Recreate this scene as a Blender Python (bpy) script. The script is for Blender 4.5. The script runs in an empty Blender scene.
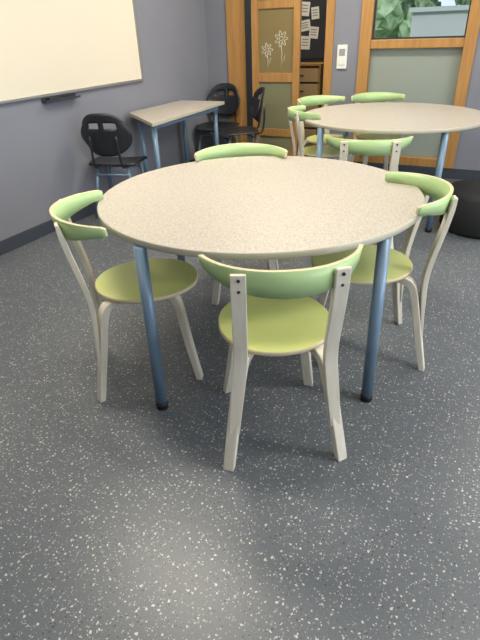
import bpy, bmesh, math, random
from mathutils import Vector, Matrix
random.seed(4)
C=bpy.context.scene.collection
try:
    bpy.context.scene.view_settings.view_transform='Standard'
except Exception: pass
ANG=0.48
E=Vector((math.cos(ANG),-math.sin(ANG),0)); D=Vector((math.sin(ANG),math.cos(ANG),0))
def room(t,s,z=0): return E*t+D*s+Vector((0,0,z))

# ---------------- materials ----------------
def mat(name,col,rough=.5,metal=0,spec=.5,noise=None,bump=0,bscale=200):
    m=bpy.data.materials.new(name); m.use_nodes=True
    nt=m.node_tree; b=nt.nodes['Principled BSDF']
    b.inputs['Base Color'].default_value=(*col,1); b.inputs['Roughness'].default_value=rough
    b.inputs['Metallic'].default_value=metal; b.inputs['Specular IOR Level'].default_value=spec
    if noise:
        sc,col2=noise
        tc=nt.nodes.new('ShaderNodeTexCoord'); n=nt.nodes.new('ShaderNodeTexNoise'); n.inputs['Scale'].default_value=sc
        n.inputs['Detail'].default_value=4
        r=nt.nodes.new('ShaderNodeValToRGB'); r.color_ramp.elements[0].position=.35; r.color_ramp.elements[1].position=.65
        r.color_ramp.elements[0].color=(*col,1); r.color_ramp.elements[1].color=(*col2,1)
        nt.links.new(tc.outputs['Object'],n.inputs['Vector']); nt.links.new(n.outputs['Fac'],r.inputs['Fac'])
        nt.links.new(r.outputs['Color'],b.inputs['Base Color'])
    if bump:
        tc=nt.nodes.new('ShaderNodeTexCoord'); n=nt.nodes.new('ShaderNodeTexNoise'); n.inputs['Scale'].default_value=bscale
        bp=nt.nodes.new('ShaderNodeBump'); bp.inputs['Strength'].default_value=bump; bp.inputs['Distance'].default_value=.002
        nt.links.new(tc.outputs['Object'],n.inputs['Vector']); nt.links.new(n.outputs['Fac'],bp.inputs['Height'])
        nt.links.new(bp.outputs['Normal'],b.inputs['Normal'])
    return m
def woodmat(name,c1,c2,axis_scale=(30,30,2),rough=.45):
    m=bpy.data.materials.new(name); m.use_nodes=True
    nt=m.node_tree; b=nt.nodes['Principled BSDF']; b.inputs['Roughness'].default_value=rough
    tc=nt.nodes.new('ShaderNodeTexCoord'); mp=nt.nodes.new('ShaderNodeMapping'); mp.inputs['Scale'].default_value=axis_scale
    n=nt.nodes.new('ShaderNodeTexNoise'); n.inputs['Scale'].default_value=1.5; n.inputs['Detail'].default_value=6
    r=nt.nodes.new('ShaderNodeValToRGB'); r.color_ramp.elements[0].position=.3; r.color_ramp.elements[1].position=.7
    r.color_ramp.elements[0].color=(*c1,1); r.color_ramp.elements[1].color=(*c2,1)
    L=nt.links.new
    L(tc.outputs['Object'],mp.inputs['Vector']); L(mp.outputs['Vector'],n.inputs['Vector']); L(n.outputs['Fac'],r.inputs['Fac']); L(r.outputs['Color'],b.inputs['Base Color'])
    return m
def floormat():
    m=bpy.data.materials.new('speckled_vinyl'); m.use_nodes=True
    nt=m.node_tree; L=nt.links.new; N=nt.nodes.new
    b=nt.nodes['Principled BSDF']; b.inputs['Roughness'].default_value=.36; b.inputs['Specular IOR Level'].default_value=.5
    tc=N('ShaderNodeTexCoord')
    dn=N('ShaderNodeTexNoise'); dn.inputs['Scale'].default_value=140; dn.inputs['Detail'].default_value=1
    L(tc.outputs['Object'],dn.inputs['Vector'])
    sub=N('ShaderNodeVectorMath'); sub.operation='SUBTRACT'; sub.inputs[1].default_value=(.5,.5,.5); L(dn.outputs['Color'],sub.inputs[0])
    scl=N('ShaderNodeVectorMath'); scl.operation='SCALE'; scl.inputs['Scale'].default_value=.010; L(sub.outputs[0],scl.inputs[0])
    add=N('ShaderNodeVectorMath'); add.operation='ADD'; L(tc.outputs['Object'],add.inputs[0]); L(scl.outputs[0],add.inputs[1])
    base=N('ShaderNodeTexNoise'); base.inputs['Scale'].default_value=160; base.inputs['Detail'].default_value=3; L(tc.outputs['Object'],base.inputs['Vector'])
    br=N('ShaderNodeValToRGB'); br.color_ramp.elements[0].position=.35; br.color_ramp.elements[1].position=.7
    br.color_ramp.elements[0].color=(.094,.106,.126,1); br.color_ramp.elements[1].color=(.122,.136,.158,1)
    L(base.outputs['Fac'],br.inputs['Fac'])
    cur=br.outputs['Color']
    for (sc,keep,size,col) in ((50,.66,.18,(.20,.22,.24,1)),(62,.69,.21,(.52,.51,.47,1)),(115,.72,.24,(.40,.40,.37,1)),(80,.80,.22,(.045,.055,.065,1))):
        v=N('ShaderNodeTexVoronoi'); v.voronoi_dimensions='2D'; v.inputs['Scale'].default_value=sc; v.inputs['Randomness'].default_value=1
        L(add.outputs[0],v.inputs['Vector'])
        sp=N('ShaderNodeSeparateColor'); L(v.outputs['Color'],sp.inputs[0])
        g=N('ShaderNodeMath'); g.operation='GREATER_THAN'; g.inputs[1].default_value=keep; L(sp.outputs[0],g.inputs[0])
        th=N('ShaderNodeMath'); th.operation='MULTIPLY_ADD'; th.inputs[1].default_value=size*.9; th.inputs[2].default_value=size*.25; L(sp.outputs[1],th.inputs[0])
        lt=N('ShaderNodeMath'); lt.operation='LESS_THAN'; L(v.outputs['Distance'],lt.inputs[0]); L(th.outputs[0],lt.inputs[1])
        mu=N('ShaderNodeMath'); mu.operation='MULTIPLY'; L(g.outputs[0],mu.inputs[0]); L(lt.outputs[0],mu.inputs[1])
        mx=N('ShaderNodeMix'); mx.data_type='RGBA'; L(mu.outputs[0],mx.inputs['Factor']); L(cur,mx.inputs[6]); mx.inputs[7].default_value=col
        cur=mx.outputs[2]
    L(cur,b.inputs['Base Color'])
    return m
def lammat():
    m=bpy.data.materials.new('speckled_laminate'); m.use_nodes=True
    nt=m.node_tree; L=nt.links.new; N=nt.nodes.new
    b=nt.nodes['Principled BSDF']; b.inputs['Roughness'].default_value=.42
    tc=N('ShaderNodeTexCoord')
    n=N('ShaderNodeTexNoise'); n.inputs['Scale'].default_value=120; n.inputs['Detail'].default_value=5; n.inputs['Roughness'].default_value=.72
    L(tc.outputs['Object'],n.inputs['Vector'])
    r=N('ShaderNodeValToRGB'); e=r.color_ramp.elements
    e[0].position=.35; e[0].color=(.29,.26,.235,1); e[1].position=.63; e[1].color=(.53,.485,.43,1)
    m1=e.new(.47); m1.color=(.42,.38,.34,1)
    L(n.outputs['Fac'],r.inputs['Fac']); L(r.outputs['Color'],b.inputs['Base Color'])
    return m
def glassmat(name,tint,gl=.08):
    m=bpy.data.materials.new(name); m.use_nodes=True
    nt=m.node_tree; nt.nodes.clear(); N=nt.nodes.new; L=nt.links.new
    o=N('ShaderNodeOutputMaterial'); t=N('ShaderNodeBsdfTransparent'); t.inputs[0].default_value=(*tint,1)
    g=N('ShaderNodeBsdfGlossy'); g.inputs['Roughness'].default_value=.03
    mx=N('ShaderNodeMixShader'); mx.inputs[0].default_value=gl
    L(t.outputs[0],mx.inputs[1]); L(g.outputs[0],mx.inputs[2]); L(mx.outputs[0],o.inputs[0])
    return m
def frosted(name,col,tr=.5):
    m=bpy.data.materials.new(name); m.use_nodes=True
    nt=m.node_tree; nt.nodes.clear(); N=nt.nodes.new; L=nt.links.new
    o=N('ShaderNodeOutputMaterial'); t=N('ShaderNodeBsdfTranslucent'); t.inputs[0].default_value=(*col,1)
    d=N('ShaderNodeBsdfPrincipled'); d.inputs['Base Color'].default_value=(*col,1); d.inputs['Roughness'].default_value=.35
    mx=N('ShaderNodeMixShader'); mx.inputs[0].default_value=tr
    L(d.outputs[0],mx.inputs[1]); L(t.outputs[0],mx.inputs[2]); L(mx.outputs[0],o.inputs[0])
    return m
def emis(name,col,st):
    m=bpy.data.materials.new(name); m.use_nodes=True
    b=m.node_tree.nodes['Principled BSDF']; b.inputs['Base Color'].default_value=(*col,1)
    b.inputs['Emission Color'].default_value=(*col,1); b.inputs['Emission Strength'].default_value=st
    return m

M_floor=floormat(); M_lam=lammat()
M_wall=mat('blue_grey_paint',(.205,.215,.262),.6,noise=(3,(.215,.225,.272)),bump=.1)
M_ceil=mat('white_ceiling',(.75,.75,.73),.8)
M_base=mat('dark_baseboard',(.045,.055,.075),.5)
M_board=mat('whiteboard_enamel',(.74,.68,.57),.3)
M_alu=mat('brushed_aluminium',(.5,.5,.5),.35,.8)
M_dark=mat('dark_plastic',(.03,.035,.045),.4)
M_black=mat('black_plastic',(.018,.020,.026),.38)
M_leg=mat('blue_grey_steel',(.17,.26,.37),.35,.15)
M_foot=mat('black_rubber',(.01,.01,.012),.6)
M_edge=mat('pale_edge_band',(.48,.45,.36),.45)
M_green=mat('green_laminate',(.42,.60,.29),.35,noise=(4,(.44,.61,.29)))
M_seatg=mat('lime_laminate',(.59,.65,.23),.32,noise=(4,(.61,.66,.24)))
M_birch=woodmat('whitewashed_birch',(.66,.61,.51),(.76,.71,.61))
M_ply=mat('plywood_edge',(.60,.52,.34),.5)
M_oak=woodmat('warm_oak',(.36,.18,.055),(.48,.26,.09),rough=.4)
M_screw=mat('dark_screw',(.08,.08,.08),.3,.8)
M_white=mat('white_plastic',(.75,.75,.73),.4)
M_paper=mat('paper',(.80,.79,.74),.8)
M_glass=glassmat('clear_glass',(.92,.95,.93))
M_frost=frosted('frosted_glass',(.52,.56,.52),.55)
M_frosty=frosted('amber_frosted_glass',(.42,.33,.16),.5)
M_frostg=frosted('green_frosted_glass',(.40,.40,.26),.5)
M_pouf=mat('black_fabric',(.012,.013,.016),.8,bump=.3)
M_grass=mat('grass',(.22,.34,.14),.9,noise=(6,(.16,.26,.10)))
M_leaf=mat('foliage',(.20,.32,.15),.8,noise=(5,(.46,.58,.36)))
M_render=mat('pale_render',(.65,.66,.66),.8)
M_panel=emis('lamp_diffuser',(1,.96,.88),2.5)
M_grey=mat('grey_plastic',(.30,.32,.33),.5)
M_palewood=woodmat('pale_wood',(.55,.38,.18),(.62,.45,.24))

# ---------------- mesh helpers ----------------
def mkobj(name,bm,mats,smooth=False,bev=0,link=True):
    bmesh.ops.recalc_face_normals(bm,faces=bm.faces[:])
    me=bpy.data.meshes.new(name); bm.to_mesh(me); bm.free()
    for m in (mats if isinstance(mats,(list,tuple)) else [mats]): me.materials.append(m)
    if smooth:
        for p in me.polygons: p.use_smooth=True
    o=bpy.data.objects.new(name,me)
    C.objects.link(o)
    if bev:
        b=o.modifiers.new('bevel','BEVEL'); b.width=bev; b.segments=2; b.limit_method='ANGLE'
    return o
def addbox(bm,x0,x1,y0,y1,z0,z1,mi=0):
    vs=[bm.verts.new(p) for p in ((x0,y0,z0),(x1,y0,z0),(x1,y1,z0),(x0,y1,z0),(x0,y0,z1),(x1,y0,z1),(x1,y1,z1),(x0,y1,z1))]
    for f in ((0,3,2,1),(4,5,6,7),(0,1,5,4),(1,2,6,5),(2,3,7,6),(3,0,4,7)):
        fc=bm.faces.new([vs[i] for i in f]); fc.material_index=mi
def boxes(name,lst,m,bev=0):
    bm=bmesh.new()
    for b in lst: addbox(bm,*b)
    return mkobj(name,bm,m,bev=bev)
def disc(bm,cx,cy,z0,z1,rx,ry=None,n=72,chamf=.003,mi_top=0,mi_side=1,pw=2.0):
    ry=ry or rx
    def ring(k,z):
        out=[]
        for i in range(n):
            a=2*math.pi*i/n; c,s=math.cos(a),math.sin(a)
            q=(abs(c)**pw+abs(s)**pw)**(-1/pw)
            out.append(bm.verts.new((cx+(rx-k)*c*q,cy+(ry-k)*s*q,z)))
        return out
    R=[ring(chamf,z0),ring(0,z0+chamf),ring(0,z1-chamf),ring(chamf,z1)]
    for a,b in zip(R,R[1:]):
        for i in range(n):
            f=bm.faces.new((a[i],a[(i+1)%n],b[(i+1)%n],b[i])); f.material_index=mi_side; f.smooth=True
    f=bm.faces.new(R[-1]); f.material_index=mi_top
    f=bm.faces.new(R[0][::-1]); f.material_index=mi_top
def tube(bm,pts,r,n=16,mi=0,cap=True):
    pts=[Vector(p) for p in pts]; rings=[]
    rr=r if isinstance(r,(list,tuple)) else [r]*len(pts)
    prev=None
    for i,p in enumerate(pts):
        t=(pts[min(i+1,len(pts)-1)]-pts[max(i-1,0)]).normalized()
        if prev is None:
            u=t.orthogonal().normalized()
        else:
            u=(prev-t*prev.dot(t)).normalized()
        prev=u; v=t.cross(u)
        rings.append([bm.verts.new(p+(u*math.cos(2*math.pi*k/n)+v*math.sin(2*math.pi*k/n))*rr[i]) for k in range(n)])
    for a,b in zip(rings,rings[1:]):
        for k in range(n):
            f=bm.faces.new((a[k],a[(k+1)%n],b[(k+1)%n],b[k])); f.smooth=True; f.material_index=mi
    if cap:
        f=bm.faces.new(rings[0][::-1]); f.material_index=mi
        f=bm.faces.new(rings[-1]); f.material_index=mi
def strap(bm,pts,W,ws,ts,mi=0):
    pts=[Vector(p) for p in pts]; W=Vector(W).normalized(); rings=[]
    for i,p in enumerate(pts):
        t=(pts[min(i+1,len(pts)-1)]-pts[max(i-1,0)]).normalized()
        w=(W-t*W.dot(t)).normalized(); n=t.cross(w)
        a=ws[i]/2; b=ts[i]/2
        rings.append([bm.verts.new(p+w*x*a+n*y*b) for x,y in ((-1,-1),(1,-1),(1,1),(-1,1))])
    for a,b in zip(rings,rings[1:]):
        for k in range(4):
            f=bm.faces.new((a[k],a[(k+1)%4],b[(k+1)%4],b[k])); f.material_index=mi
    bm.faces.new(rings[0][::-1]).material_index=mi; bm.faces.new(rings[-1]).material_index=mi
def smoothpath(ctrl,n=6):
    P=[Vector(c) for c in ctrl]; P=[P[0]*2-P[1]]+P+[P[-1]*2-P[-2]]; out=[]
    for i in range(1,len(P)-2):
        for k in range(n):
            t=k/n; a,b,c,d=P[i-1],P[i],P[i+1],P[i+2]
            out.append(.5*((2*b)+(c-a)*t+(2*a-5*b+4*c-d)*t*t+(3*b-a-3*c+d)*t**3))
    out.append(P[-2]); return out
def empty(name,loc=(0,0,0),rz=0):
    o=bpy.data.objects.new(name,None); o.empty_display_size=.1; C.objects.link(o); o.location=loc; o.rotation_euler=(0,0,rz); return o
def child(o,p):
    o.parent=p; return o
def tag(o,label,cat,group=None):
    o['label']=label; o['category']=cat
    if group: o['group']=group
def struct(o):
    o['kind']='structure'; o.rotation_euler=(0,0,-ANG); return o
def inroom(o): o.rotation_euler=(0,0,-ANG); return o
def dup(root,loc,rz):
    r=root.copy(); C.objects.link(r); r.location=loc; r.rotation_euler=(0,0,rz)
    def rec(src,dst):
        for k in [x for x in list(bpy.data.objects) if x.parent==src]:
            c=k.copy(); c.parent=dst; C.objects.link(c); rec(k,c)
    rec(root,r)
    return r

# ---------------- room shell ----------------
TL=-3.107; SF=5.42; TR=3.2; SN=-2.6; H=2.7
TH=.14
CS=6.9
bm=bmesh.new()
addbox(bm,TL-.1,TR+.1,SN-.1,SF,-.05,0)
addbox(bm,-3.6,-1.6,SF,CS+.1,-.05,0)
struct(mkobj('floor',bm,M_floor))
struct(boxes('ceiling',[(TL-.1,TR+.1,SN-.1,SF+TH,H,H+.05),(-3.6,-1.6,SF+TH,CS+.1,H,H+.05)],M_ceil))
struct(boxes('wall_left',[(TL-TH,TL,SN-.1,SF+TH,0,H)],M_wall))
struct(boxes('wall_rear',[(TL,TR,SN-.1,SN,0,H)],M_wall))
struct(boxes('wall_right',[(TR,TR+.1,SN-.1,SF+TH,0,.9),(TR,TR+.1,SN-.1,SF+TH,2.4,H),(TR,TR+.1,SN-.1,-.5,.9,2.4),(TR,TR+.1,4.2,SF+TH,.9,2.4)],M_wall))
struct(boxes('wall_back',[(TL,-2.843,SF,SF+TH,0,H),(-2.843,-1.66,SF,SF+TH,2.15,H),(-1.66,-1.397,SF,SF+TH,0,H),
   (-1.397,-.35,SF,SF+TH,2.3,H),(-1.397,-.35,SF,SF+TH,0,.10),(-.35,TR,SF,SF+TH,0,H)],M_wall))
struct(boxes('baseboard_left',[(TL,TL+.012,SN,SF,0,.10)],M_base,bev=.003))
struct(boxes('baseboard_back',[(TL+.012,-2.843,SF-.012,SF,0,.10),(-1.66,TR,SF-.012,SF,0,.10)],M_base,bev=.003))
# corridor
M_corr=mat('dark_corridor_paint',(.06,.07,.085),.7)
bm=bmesh.new()
addbox(bm,-3.6,-2.0,CS,CS+.1,0,H); addbox(bm,-3.7,-3.6,SF+TH,CS+.1,0,H)
vs=[bm.verts.new(p) for p in ((-1.60,SF+TH,0),(-1.66,SF+TH,0),(-2.06,CS,0),(-2.0,CS,0),(-1.60,SF+TH,H),(-1.66,SF+TH,H),(-2.06,CS,H),(-2.0,CS,H))]
for f in ((0,1,2,3),(4,5,6,7),(0,1,5,4),(1,2,6,5),(2,3,7,6),(3,0,4,7)): bm.faces.new([vs[i] for i in f])
struct(mkobj('wall_corridor',bm,M_corr))
# door frame + leaf
struct(boxes('trim_1',[(-2.843,-2.697,SF-.02,SF+TH,0,2.15),(-1.743,-1.66,SF-.02,SF+TH,0,2.15),(-2.697,-1.743,SF-.02,SF+TH,2.07,2.15)],M_oak,bev=.004))
y0,y1=SF+.04,SF+.085
door=struct(boxes('door_1',[(-2.577,-2.50,y0,y1,.01,2.07),(-2.105,-2.031,y0,y1,.01,2.07),(-2.50,-2.105,y0,y1,1.97,2.07),(-2.50,-2.105,y0,y1,1.54,1.61),
   (-2.50,-2.105,y0,y1,.86,.95),(-2.50,-2.105,y0,y1,.30,.38),(-2.50,-2.105,y0,y1,.01,.14)],M_oak,bev=.004))
def dpane(n,z0,z1,m):
    o=boxes(n,[(-2.50,-2.105,y0+.016,y1-.016,z0,z1)],m); o.parent=door; return o
dpane('door_pane',1.61,1.97,M_frosty); dpane('door_pane',.95,1.54,M_frosty); dpane('door_pane',.38,.86,M_frostg); dpane('door_pane',.14,.30,M_frostg)
bm=bmesh.new()
def flower(cx,cz,r,zb):
    yy=y0+.012
    n=60
    pts=[]
    for i in range(n+1):
        a=2*math.pi*i/n; q=r*(.72+.28*math.cos(7*a)); pts.append((cx+q*math.cos(a),yy,cz+q*math.sin(a)))
    tube(bm,pts,.003,6)
    tube(bm,[(cx+r*.28*math.cos(2*math.pi*i/16),yy,cz+r*.28*math.sin(2*math.pi*i/16)) for i in range(17)],.0025,6)
    tube(bm,[(cx,yy,cz-r*.8),(cx+.01,yy,(cz+zb)/2),(cx,yy,zb)],.003,6)
    tube(bm,[(cx,yy,zb+.03),(cx+.035,yy,zb+.08),(cx+.045,yy,zb+.12),(cx+.01,yy,zb+.07)],.0025,6)
flower(-2.40,1.17,.065,.98); flower(-2.24,1.27,.075,1.0)
o=mkobj('flower_drawing',bm,mat('chalk_line',(.75,.73,.58),.8)); o.parent=door
# window
w=struct(boxes('window_1',[(-1.397,-1.29,SF-.02,SF+TH,.10,2.3),(-.45,-.35,SF-.02,SF+TH,.10,2.3),(-1.29,-.45,SF-.01,SF+TH-.02,1.165,1.24),
  (-1.29,-.45,SF-.01,SF+TH-.02,.10,.18),(-1.29,-.45,SF-.01,SF+TH-.02,2.2,2.3)],M_oak,bev=.004))
o=boxes('clear_pane',[(-1.29,-.45,SF+.05,SF+.056,1.24,2.2)],M_glass); o.parent=w
o=boxes('frosted_pane',[(-1.29,-.45,SF+.05,SF+.056,.18,1.165)],M_frost); o.parent=w
o=boxes('inner_bead',[(-1.29,-1.275,SF+.03,SF+.05,1.24,2.2),(-.465,-.45,SF+.03,SF+.05,1.24,2.2),(-1.29,-.45,SF+.03,SF+.05,1.24,1.255)],M_dark); o.parent=w

# ---------------- wall items ----------------
wb=inroom(empty('whiteboard')); wb.location=room(TL,4.16,.985); tag(wb,'large cream whiteboard with thin metal frame on blue-grey wall','whiteboard')
o=boxes('board_surface',[(0.004,.016,-3.28,-.02,.02,1.25)],M_board); child(o,wb)
o=boxes('board_frame',[(0,.024,-3.3,0,0,.02),(0,.024,-3.3,0,1.25,1.27),(0,.024,-.02,0,.02,1.25),(0,.024,-3.3,-3.28,.02,1.25)],M_alu,bev=.002); child(o,wb)
bm=bmesh.new(); addbox(bm,0,.055,0,.36,0,.006); addbox(bm,.049,.055,0,.36,.006,.016); addbox(bm,0,.006,0,.36,.006,.03); addbox(bm,.015,.035,.05,.17,.006,.03)
pt=inroom(mkobj('pen_tray',bm,M_dark,bev=.001)); pt.location=room(TL+.001,2.9,.945); tag(pt,'small dark pen tray with eraser under the whiteboard','pen tray')
bm=bmesh.new(); addbox(bm,-.05,.05,-.018,0,-.105,.105); addbox(bm,-.03,.03,-.022,-.018,.01,.07,1); addbox(bm,-.03,.03,-.024,-.018,-.07,-.015,2)
sw=inroom(mkobj('light_switch',bm,[M_white,M_grey,M_white],bev=.003)); sw.location=room(-1.56,SF-.001,1.10); tag(sw,'white two-part light switch plate beside the oak window frame','light switch')
th=inroom(boxes('thermostat',[(-.05,.05,-.022,0,-.05,.05),(-.03,.03,-.026,-.022,-.01,.03)],M_white,bev=.003)); th.location=room(-1.53,SF-.001,1.66); tag(th,'small white thermostat box high on blue-grey wall','thermostat')

# corridor furniture
nb=inroom(boxes('notice_board',[(-.25,.25,-.02,0,0,.88)],M_dark,bev=.003)); nb.location=room(-2.38,CS-.002,1.01); tag(nb,'dark notice board on corridor wall carrying papers','notice board')
for (tt,zz,wd,hh,ro) in ((-2.50,1.56,.13,.15,.1),(-2.36,1.51,.10,.13,-.1),(-2.49,1.38,.14,.12,-.15),(-2.37,1.30,.12,.13,.1),(-2.48,1.19,.13,.15,.05)):
    bm=bmesh.new(); addbox(bm,-wd/2,wd/2,-.002,0,-hh/2,hh/2)
    for q in range(3): addbox(bm,-wd*.35,wd*.3,-.003,-.002,hh*(.25-.22*q)-.006,hh*(.25-.22*q)+.006,1)
    p=mkobj('paper_sheet',bm,[M_paper,M_grey]); p.matrix_world=Matrix.Translation(room(tt,CS-.024,zz))@Matrix.Rotation(-ANG,4,'Z')@Matrix.Rotation(ro,4,'Y')
    tag(p,'white paper sheet pinned to dark notice board','paper','papers on the notice board')
cb=inroom(empty('drawer_cabinet')); cb.location=room(-2.42,CS-.24,0); tag(cb,'low light wooden cabinet with trays standing in corridor','cabinet')
child(boxes('body',[(-.30,.30,-.2,-.18,0,.05),(-.30,-.28,-.2,.2,.05,.95),(.28,.30,-.2,.2,.05,.95),(-.30,.30,.18,.2,.05,.95),(-.30,.30,-.2,.2,.95,.97),(-.28,.28,-.2,.2,.03,.05)],M_oak),cb)
for i in range(5):
    dr=child(boxes('drawer',[(-.275,.275,-.195,.15,.06+i*.178,.06+i*.178+.155)],M_palewood,bev=.004),cb)
    h=boxes('knob',[(-.08,.08,-.21,-.195,.125+i*.178,.14+i*.178)],M_dark); h.parent=dr

# ---------------- round tables ----------------
def round_table(loc,rz,label,r=.713):
    e=empty('round_table',loc,rz); tag(e,label,'table')
    bm=bmesh.new(); disc(bm,0,0,.714,.740,r,n=128,chamf=.003)
    child(mkobj('tabletop',bm,[M_lam,M_edge]),e)
    for sx,sy in ((-1,-1),(1,-1),(1,1),(-1,1)):
        x,y=(.456 if sx<0 else .425)*sx,.548*sy
        x2,y2=(.450 if sx<0 else .418)*sx,.588*sy
        bm=bmesh.new()
        tube(bm,[(x2,y2,.03),(x,y,.7135)],.0235,24)
        tube(bm,[(x2,y2,.0),(x2,y2,.032)],.025,24,mi=1)
        child(mkobj('leg',bm,[M_leg,M_foot]),e)
    return e
round_table((.106,2.208,0),0,'round speckled beige table on blue-grey steel legs ringed by chairs')
round_table((1.289,4.235,0),math.radians(-22),'round speckled table on blue-grey legs beside the oak window',.722)

# ---------------- green chair ----------------
def green_chair():
    e=empty('school_chair')
    bm=bmesh.new(); disc(bm,0,.055,.437,.455,.208,.222,n=72,chamf=.004,pw=2.12)
    child(mkobj('seat',bm,[M_seatg,M_ply]),e)
    bm=bmesh.new(); n=44; th=.013; cy=.005
    rings=[]
    A=math.radians(73)
    for i in range(n+1):
        k=-1+2*i/n; a=k*A
        f=abs(k)
        zt=.798-.012*f**1.5
        zb=.709+.034*min(1,f/.85)**2.0
        if f>.97:
            q=(f-.97)/.03; mid=(zt+zb)/2+.001; hh=(zt-zb)/2*math.sqrt(max(.45,1-q*q*.6)); zt=mid+hh; zb=mid-hh
        row=[]
        for (z,dr) in ((zb,0),((zb+zt)/2,.003),(zt,.007)):
            for rr in (.262+dr,.262+th+dr):
                row.append((.965*rr*math.sin(a),cy-rr*math.cos(a),z))
        V=[bm.verts.new(p) for p in row]
        rings.append([V[0],V[1],V[3],V[5],V[4],V[2]])
    for a,b in zip(rings,rings[1:]):
        for k in range(6):
            f=bm.faces.new((a[k],a[(k+1)%6],b[(k+1)%6],b[k]))
            f.material_index=1 if k in (0,3) else 0
            f.smooth=k not in (0,3)
    f=bm.faces.new(rings[0][::-1]); f.material_index=1
    f=bm.faces.new(rings[-1]); f.material_index=1
    child(mkobj('backrest',bm,[M_green,M_ply]),e)
    for sx in (-1,1):
        for rear in (True,False):
            if rear: c=[(.075*sx,-.03,.423),(.115*sx,-.095,.423),(.138*sx,-.135,.405),(.152*sx,-.155,.35),(.178*sx,-.185,.19),(.207*sx,-.222,.0)]; W=(.86,.35*sx,0)
            else:    c=[(.065*sx,.06,.423),(.10*sx,.115,.423),(.122*sx,.150,.405),(.132*sx,.168,.35),(.152*sx,.190,.19),(.180*sx,.222,.0)]; W=(.86,-.35*sx,0)
            P=smoothpath(c,5); n=len(P)
            ws=[.048-.008*i/(n-1) for i in range(n)]; ts=[.027+.006*math.sin(math.pi*i/(n-1)) for i in range(n)]
            bm=bmesh.new(); strap(bm,P,W,ws,ts)
            for v in bm.verts:
                if v.co.z<.012: v.co.z=0
            child(mkobj('leg',bm,M_birch,bev=.004),e)
        c=[(.181*sx,-.204,.15),(.166*sx,-.192,.28),(.150*sx,-.187,.42),(.147*sx,-.199,.52),(.149*sx,-.228,.66),(.150*sx,-.249,.786)]
        P=smoothpath(c,5); n=len(P)
        ws=[.038+.008*min(1,i/6) for i in range(n)]; ts=[.006+.016*min(1,i/8) for i in range(n)]
        ts[-1]=.012; ts[-2]=.017
        bm=bmesh.new(); strap(bm,P,(1,0.12*sx,0),ws,ts)
        s=mkobj('back_upright',bm,M_birch,bev=.004); child(s,e)
        for zz,yy in ((.732,-.2505),(.769,-.2565),):
            bm=bmesh.new(); tube(bm,[(.150*sx,yy+.008,zz),(.150*sx,yy-.002,zz)],.005,12)
            q=mkobj('screw',bm,M_screw); q.parent=s
    return e
gc=green_chair()
chairs=[((.131,1.500,0),4,'green bentwood chair with whitewashed legs, back turned outward at round table'),
 ((-.452,1.935,0),-76,'yellow-green bentwood chair with pale legs tucked side-on at round table'),
 ((.612,2.03,0),88,'green bentwood chair with pale legs facing the round table'),
 ((.040,2.735,0),180,'green bentwood chair mostly hidden beyond the round table'),
 ((.846,3.213,0),-11,'green bentwood chair between the two round tables'),
 ((.740,4.36,0),-84,'green bentwood chair at the table by the door'),
 ((.885,4.90,0),-154,'green bentwood chair at the table near the light switch'),
 ((1.39,4.97,0),182,'green bentwood chair between table and frosted window')]
for i,(l,r,lab) in enumerate(chairs):
    if i==0: c=gc; c.location=l; c.rotation_euler=(0,0,math.radians(r))
    else: c=dup(gc,l,math.radians(r))
    tag(c,lab,'chair','green chairs at the round tables')

# ---------------- desk ----------------
A_=(-2.49,3.40); B_=(-3.07,3.86); Cc=(-2.55,4.74); Dd=(-3.07,4.74)
cx,cy=-2.8,4.1
dk=inroom(empty('desk')); dk.location=room(cx,cy,0); tag(dk,'speckled trapezoid desk on blue-grey steel legs against the wall','desk')
bm=bmesh.new()
poly=[A_,Cc,Dd,B_]
lo=[bm.verts.new((p[0]-cx,p[1]-cy,.722)) for p in poly]; hi=[bm.verts.new((p[0]-cx,p[1]-cy,.75)) for p in poly]
bm.faces.new(hi).material_index=0; bm.faces.new(lo[::-1]).material_index=1
for i in range(4):
    bm.faces.new((lo[i],lo[(i+1)%4],hi[(i+1)%4],hi[i])).material_index=1
child(mkobj('desktop',bm,[M_lam,M_edge],bev=.003),dk)
for (x,y) in ((-2.55,3.50),(-2.62,4.66),(-3.0,4.66),(-3.0,3.92)):
    bm=bmesh.new(); tube(bm,[(x-cx,y-cy,.02),(x-cx,y-cy,.721)],.022,16); tube(bm,[(x-cx,y-cy,0),(x-cx,y-cy,.022)],.024,16,mi=1)
    child(mkobj('leg',bm,[M_leg,M_foot]),dk)
bm=bmesh.new()
addbox(bm,-2.60-cx,-2.57-cx,3.53-cy,4.64-cy,.68,.72)
child(mkobj('frame_rail',bm,M_leg),dk)

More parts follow.
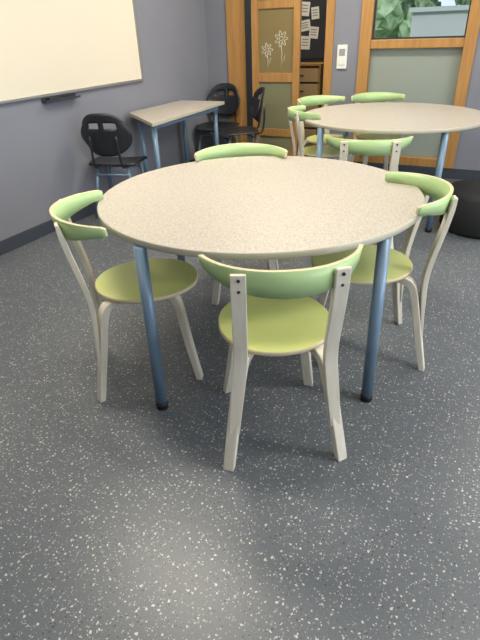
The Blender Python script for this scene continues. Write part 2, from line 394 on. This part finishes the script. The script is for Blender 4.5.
# ---------------- black chairs ----------------
def black_chair():
    e=empty('black_chair')
    bm=bmesh.new(); nx,nz=20,14; hw=.215
    grid={}
    for i in range(nx+1):
        for j in range(nz+1):
            u=-1+2*i/nx; v=j/nz
            hwz=hw*(.80+.20*math.sin(math.pi*min(1,.15+v*.9)))
            x=u*hwz; z=.52+.33*v-(.07*abs(u)**3.2)*v*1.0+(.08*abs(u)**3)*(1-v)
            y=-.20-.06*v+.07*u*u
            grid[i,j]=bm.verts.new((x,y,z))
    for i in range(nx):
        for j in range(nz):
            if j in (9,10) and (4<=i<=8 or 11<=i<=15): continue
            bm.faces.new((grid[i,j],grid[i+1,j],grid[i+1,j+1],grid[i,j+1])).smooth=True
    o=mkobj('backrest',bm,M_black,True); m=o.modifiers.new('s','SOLIDIFY'); m.thickness=.014
    child(o,e)
    bm=bmesh.new(); n=14; g={}
    for i in range(n+1):
        for j in range(n+1):
            u=-1+2*i/n; v=-1+2*j/n
            x=u*.215*math.sqrt(1-.22*v*v*.9); y=v*.20*math.sqrt(1-.22*u*u*.9)+.02
            z=.455-.018*(1-u*u)*(1-v*v)-.03*max(0,v-.6)/.4
            g[i,j]=bm.verts.new((x,y,z))
    for i in range(n):
        for j in range(n): bm.faces.new((g[i,j],g[i+1,j],g[i+1,j+1],g[i,j+1])).smooth=True
    o=mkobj('seat',bm,M_black,True); m=o.modifiers.new('s','SOLIDIFY'); m.thickness=.016
    child(o,e)
    for sx in (-1,1):
        bm=bmesh.new(); tube(bm,smoothpath([(.12*sx,-.15,.425),(.12*sx,-.20,.44),(.115*sx,-.225,.52),(.11*sx,-.235,.68)],5),.010,10)
        child(mkobj('back_support',bm,M_black),e)
        for fy in (-1,1):
            bm=bmesh.new(); tube(bm,[(.13*sx,.13*fy,.435),(.19*sx,.20*fy+.0,.0)],.0125,12)
            child(mkobj('leg',bm,M_leg),e)
    for yy in (-.15,.15):
        bm=bmesh.new(); tube(bm,[(-.15,yy,.36),(.15,yy,.36)],.009,10)
        child(mkobj('crossbar',bm,M_leg),e)
    return e
bc=black_chair()
for i,(l,r,lab) in enumerate((((-.985,4.31,0),-10,'black plastic chair with slotted backrest by the whiteboard wall'),
   ((*room(-2.46,4.91)[:2],0),98,'black plastic chair at the far end of the desk'),
   ((*room(-2.87,5.15)[:2],0),180-27,'black plastic chair in the room corner behind another chair'))):
    if i==0: c=bc; c.location=l; c.rotation_euler=(0,0,math.radians(r))
    else: c=dup(bc,l,math.radians(r))
    tag(c,lab,'chair','black plastic chairs by the desk')
# pouf
bm=bmesh.new(); disc(bm,0,0,.0,.30,.29,n=64,chamf=.03,mi_side=0)
pf=mkobj('pouf',bm,M_pouf,True); pf.location=(1.86,3.58,0); tag(pf,'round black fabric pouf on the floor beside the window wall','pouf')

# ---------------- outside ----------------
gr=inroom(boxes('lawn',[(-6,10,7.3,30,-.1,-.05),(-1.5,10,5.6,7.3,-.1,-.05)],M_grass)); tag(gr,'green lawn outside the window','grass'); gr['kind']='stuff'
bm=bmesh.new()
for k in range(190):
    t=random.uniform(-5.5,3); s=random.uniform(12,15); z=random.uniform(.5,4.2); r=random.uniform(.2,.5)
    mm=Matrix.Translation((t,s,z))@Matrix.Diagonal((r,r,r*.8,1))
    ret=bmesh.ops.create_icosphere(bm,subdivisions=3,radius=1,matrix=mm)
    for v in ret['verts']: v.co+=Vector((random.uniform(-1,1),random.uniform(-1,1),random.uniform(-1,1)))*.08
hd=inroom(mkobj('tree_foliage',bm,M_leaf)); tag(hd,'dense green trees and bushes outside the window','trees'); hd['kind']='stuff'
bd=inroom(boxes('garden_shed',[(-1.55,-.45,9.0,10.0,-.05,1.5),(-1.6,-.4,8.95,10.05,1.5,1.56)],M_render)); tag(bd,'low pale shed outside the window among greenery','shed')

# ---------------- lights ----------------
def area(name,loc,rot,sx,sy,p,col):
    l=bpy.data.lights.new(name,'AREA'); l.shape='RECTANGLE'; l.size=sx; l.size_y=sy; l.energy=p; l.color=col
    o=bpy.data.objects.new(name,l); C.objects.link(o); o.location=loc; o.rotation_euler=rot; return o
for t in (-1.6,1.2):
    for s in (-.6,1.9,4.2):
        lp=inroom(boxes('ceiling_lamp',[(-.6,.6,-.15,.15,-.05,0)],M_panel,bev=.004)); lp.location=room(t,s,H-.001); tag(lp,'flat white ceiling lamp panel','ceiling lamp','ceiling lamp panels')
        o=area('lamp_light',room(t,s,H-.06),(0,0,-ANG),1.2,.3,(12 if s<0 else (47 if t<0 else 38)),(1,.91,.73))
o=area('window_daylight',room(TR+.08,1.8,1.65),(0,0,0),4.6,1.4,105,(.84,.92,1.0))
o.rotation_euler=(Matrix.Rotation(-ANG,4,'Z')@Matrix.Rotation(math.radians(90),4,'Y')@Matrix.Rotation(math.radians(90),4,'Z')).to_euler()
area('corridor_light',room(-2.5,6.3,H-.05),(0,0,-ANG),.8,.3,20,(1,.88,.66))
wd=bpy.data.worlds.new('w'); bpy.context.scene.world=wd; wd.use_nodes=True
bg=wd.node_tree.nodes['Background']; bg.inputs[0].default_value=(.75,.87,1,1); bg.inputs[1].default_value=1.4
sun=bpy.data.lights.new('sun','SUN'); sun.energy=1.6; sun.angle=.05; so=bpy.data.objects.new('sun',sun); C.objects.link(so)
so.rotation_euler=Vector((.25,.75,-.7)).to_track_quat('-Z','Y').to_euler()

# ---------------- camera ----------------
cam=bpy.data.cameras.new('camera'); co=bpy.data.objects.new('camera',cam); C.objects.link(co)
cam.sensor_fit='VERTICAL'; cam.sensor_height=32; cam.lens=491.457/640*32; cam.clip_start=.02
co.matrix_world=Matrix.Translation((0,0,1.375))@Matrix.Rotation(math.pi/2-.535,4,'X')@Matrix.Rotation(-.038,4,'Z')
bpy.context.scene.camera=co
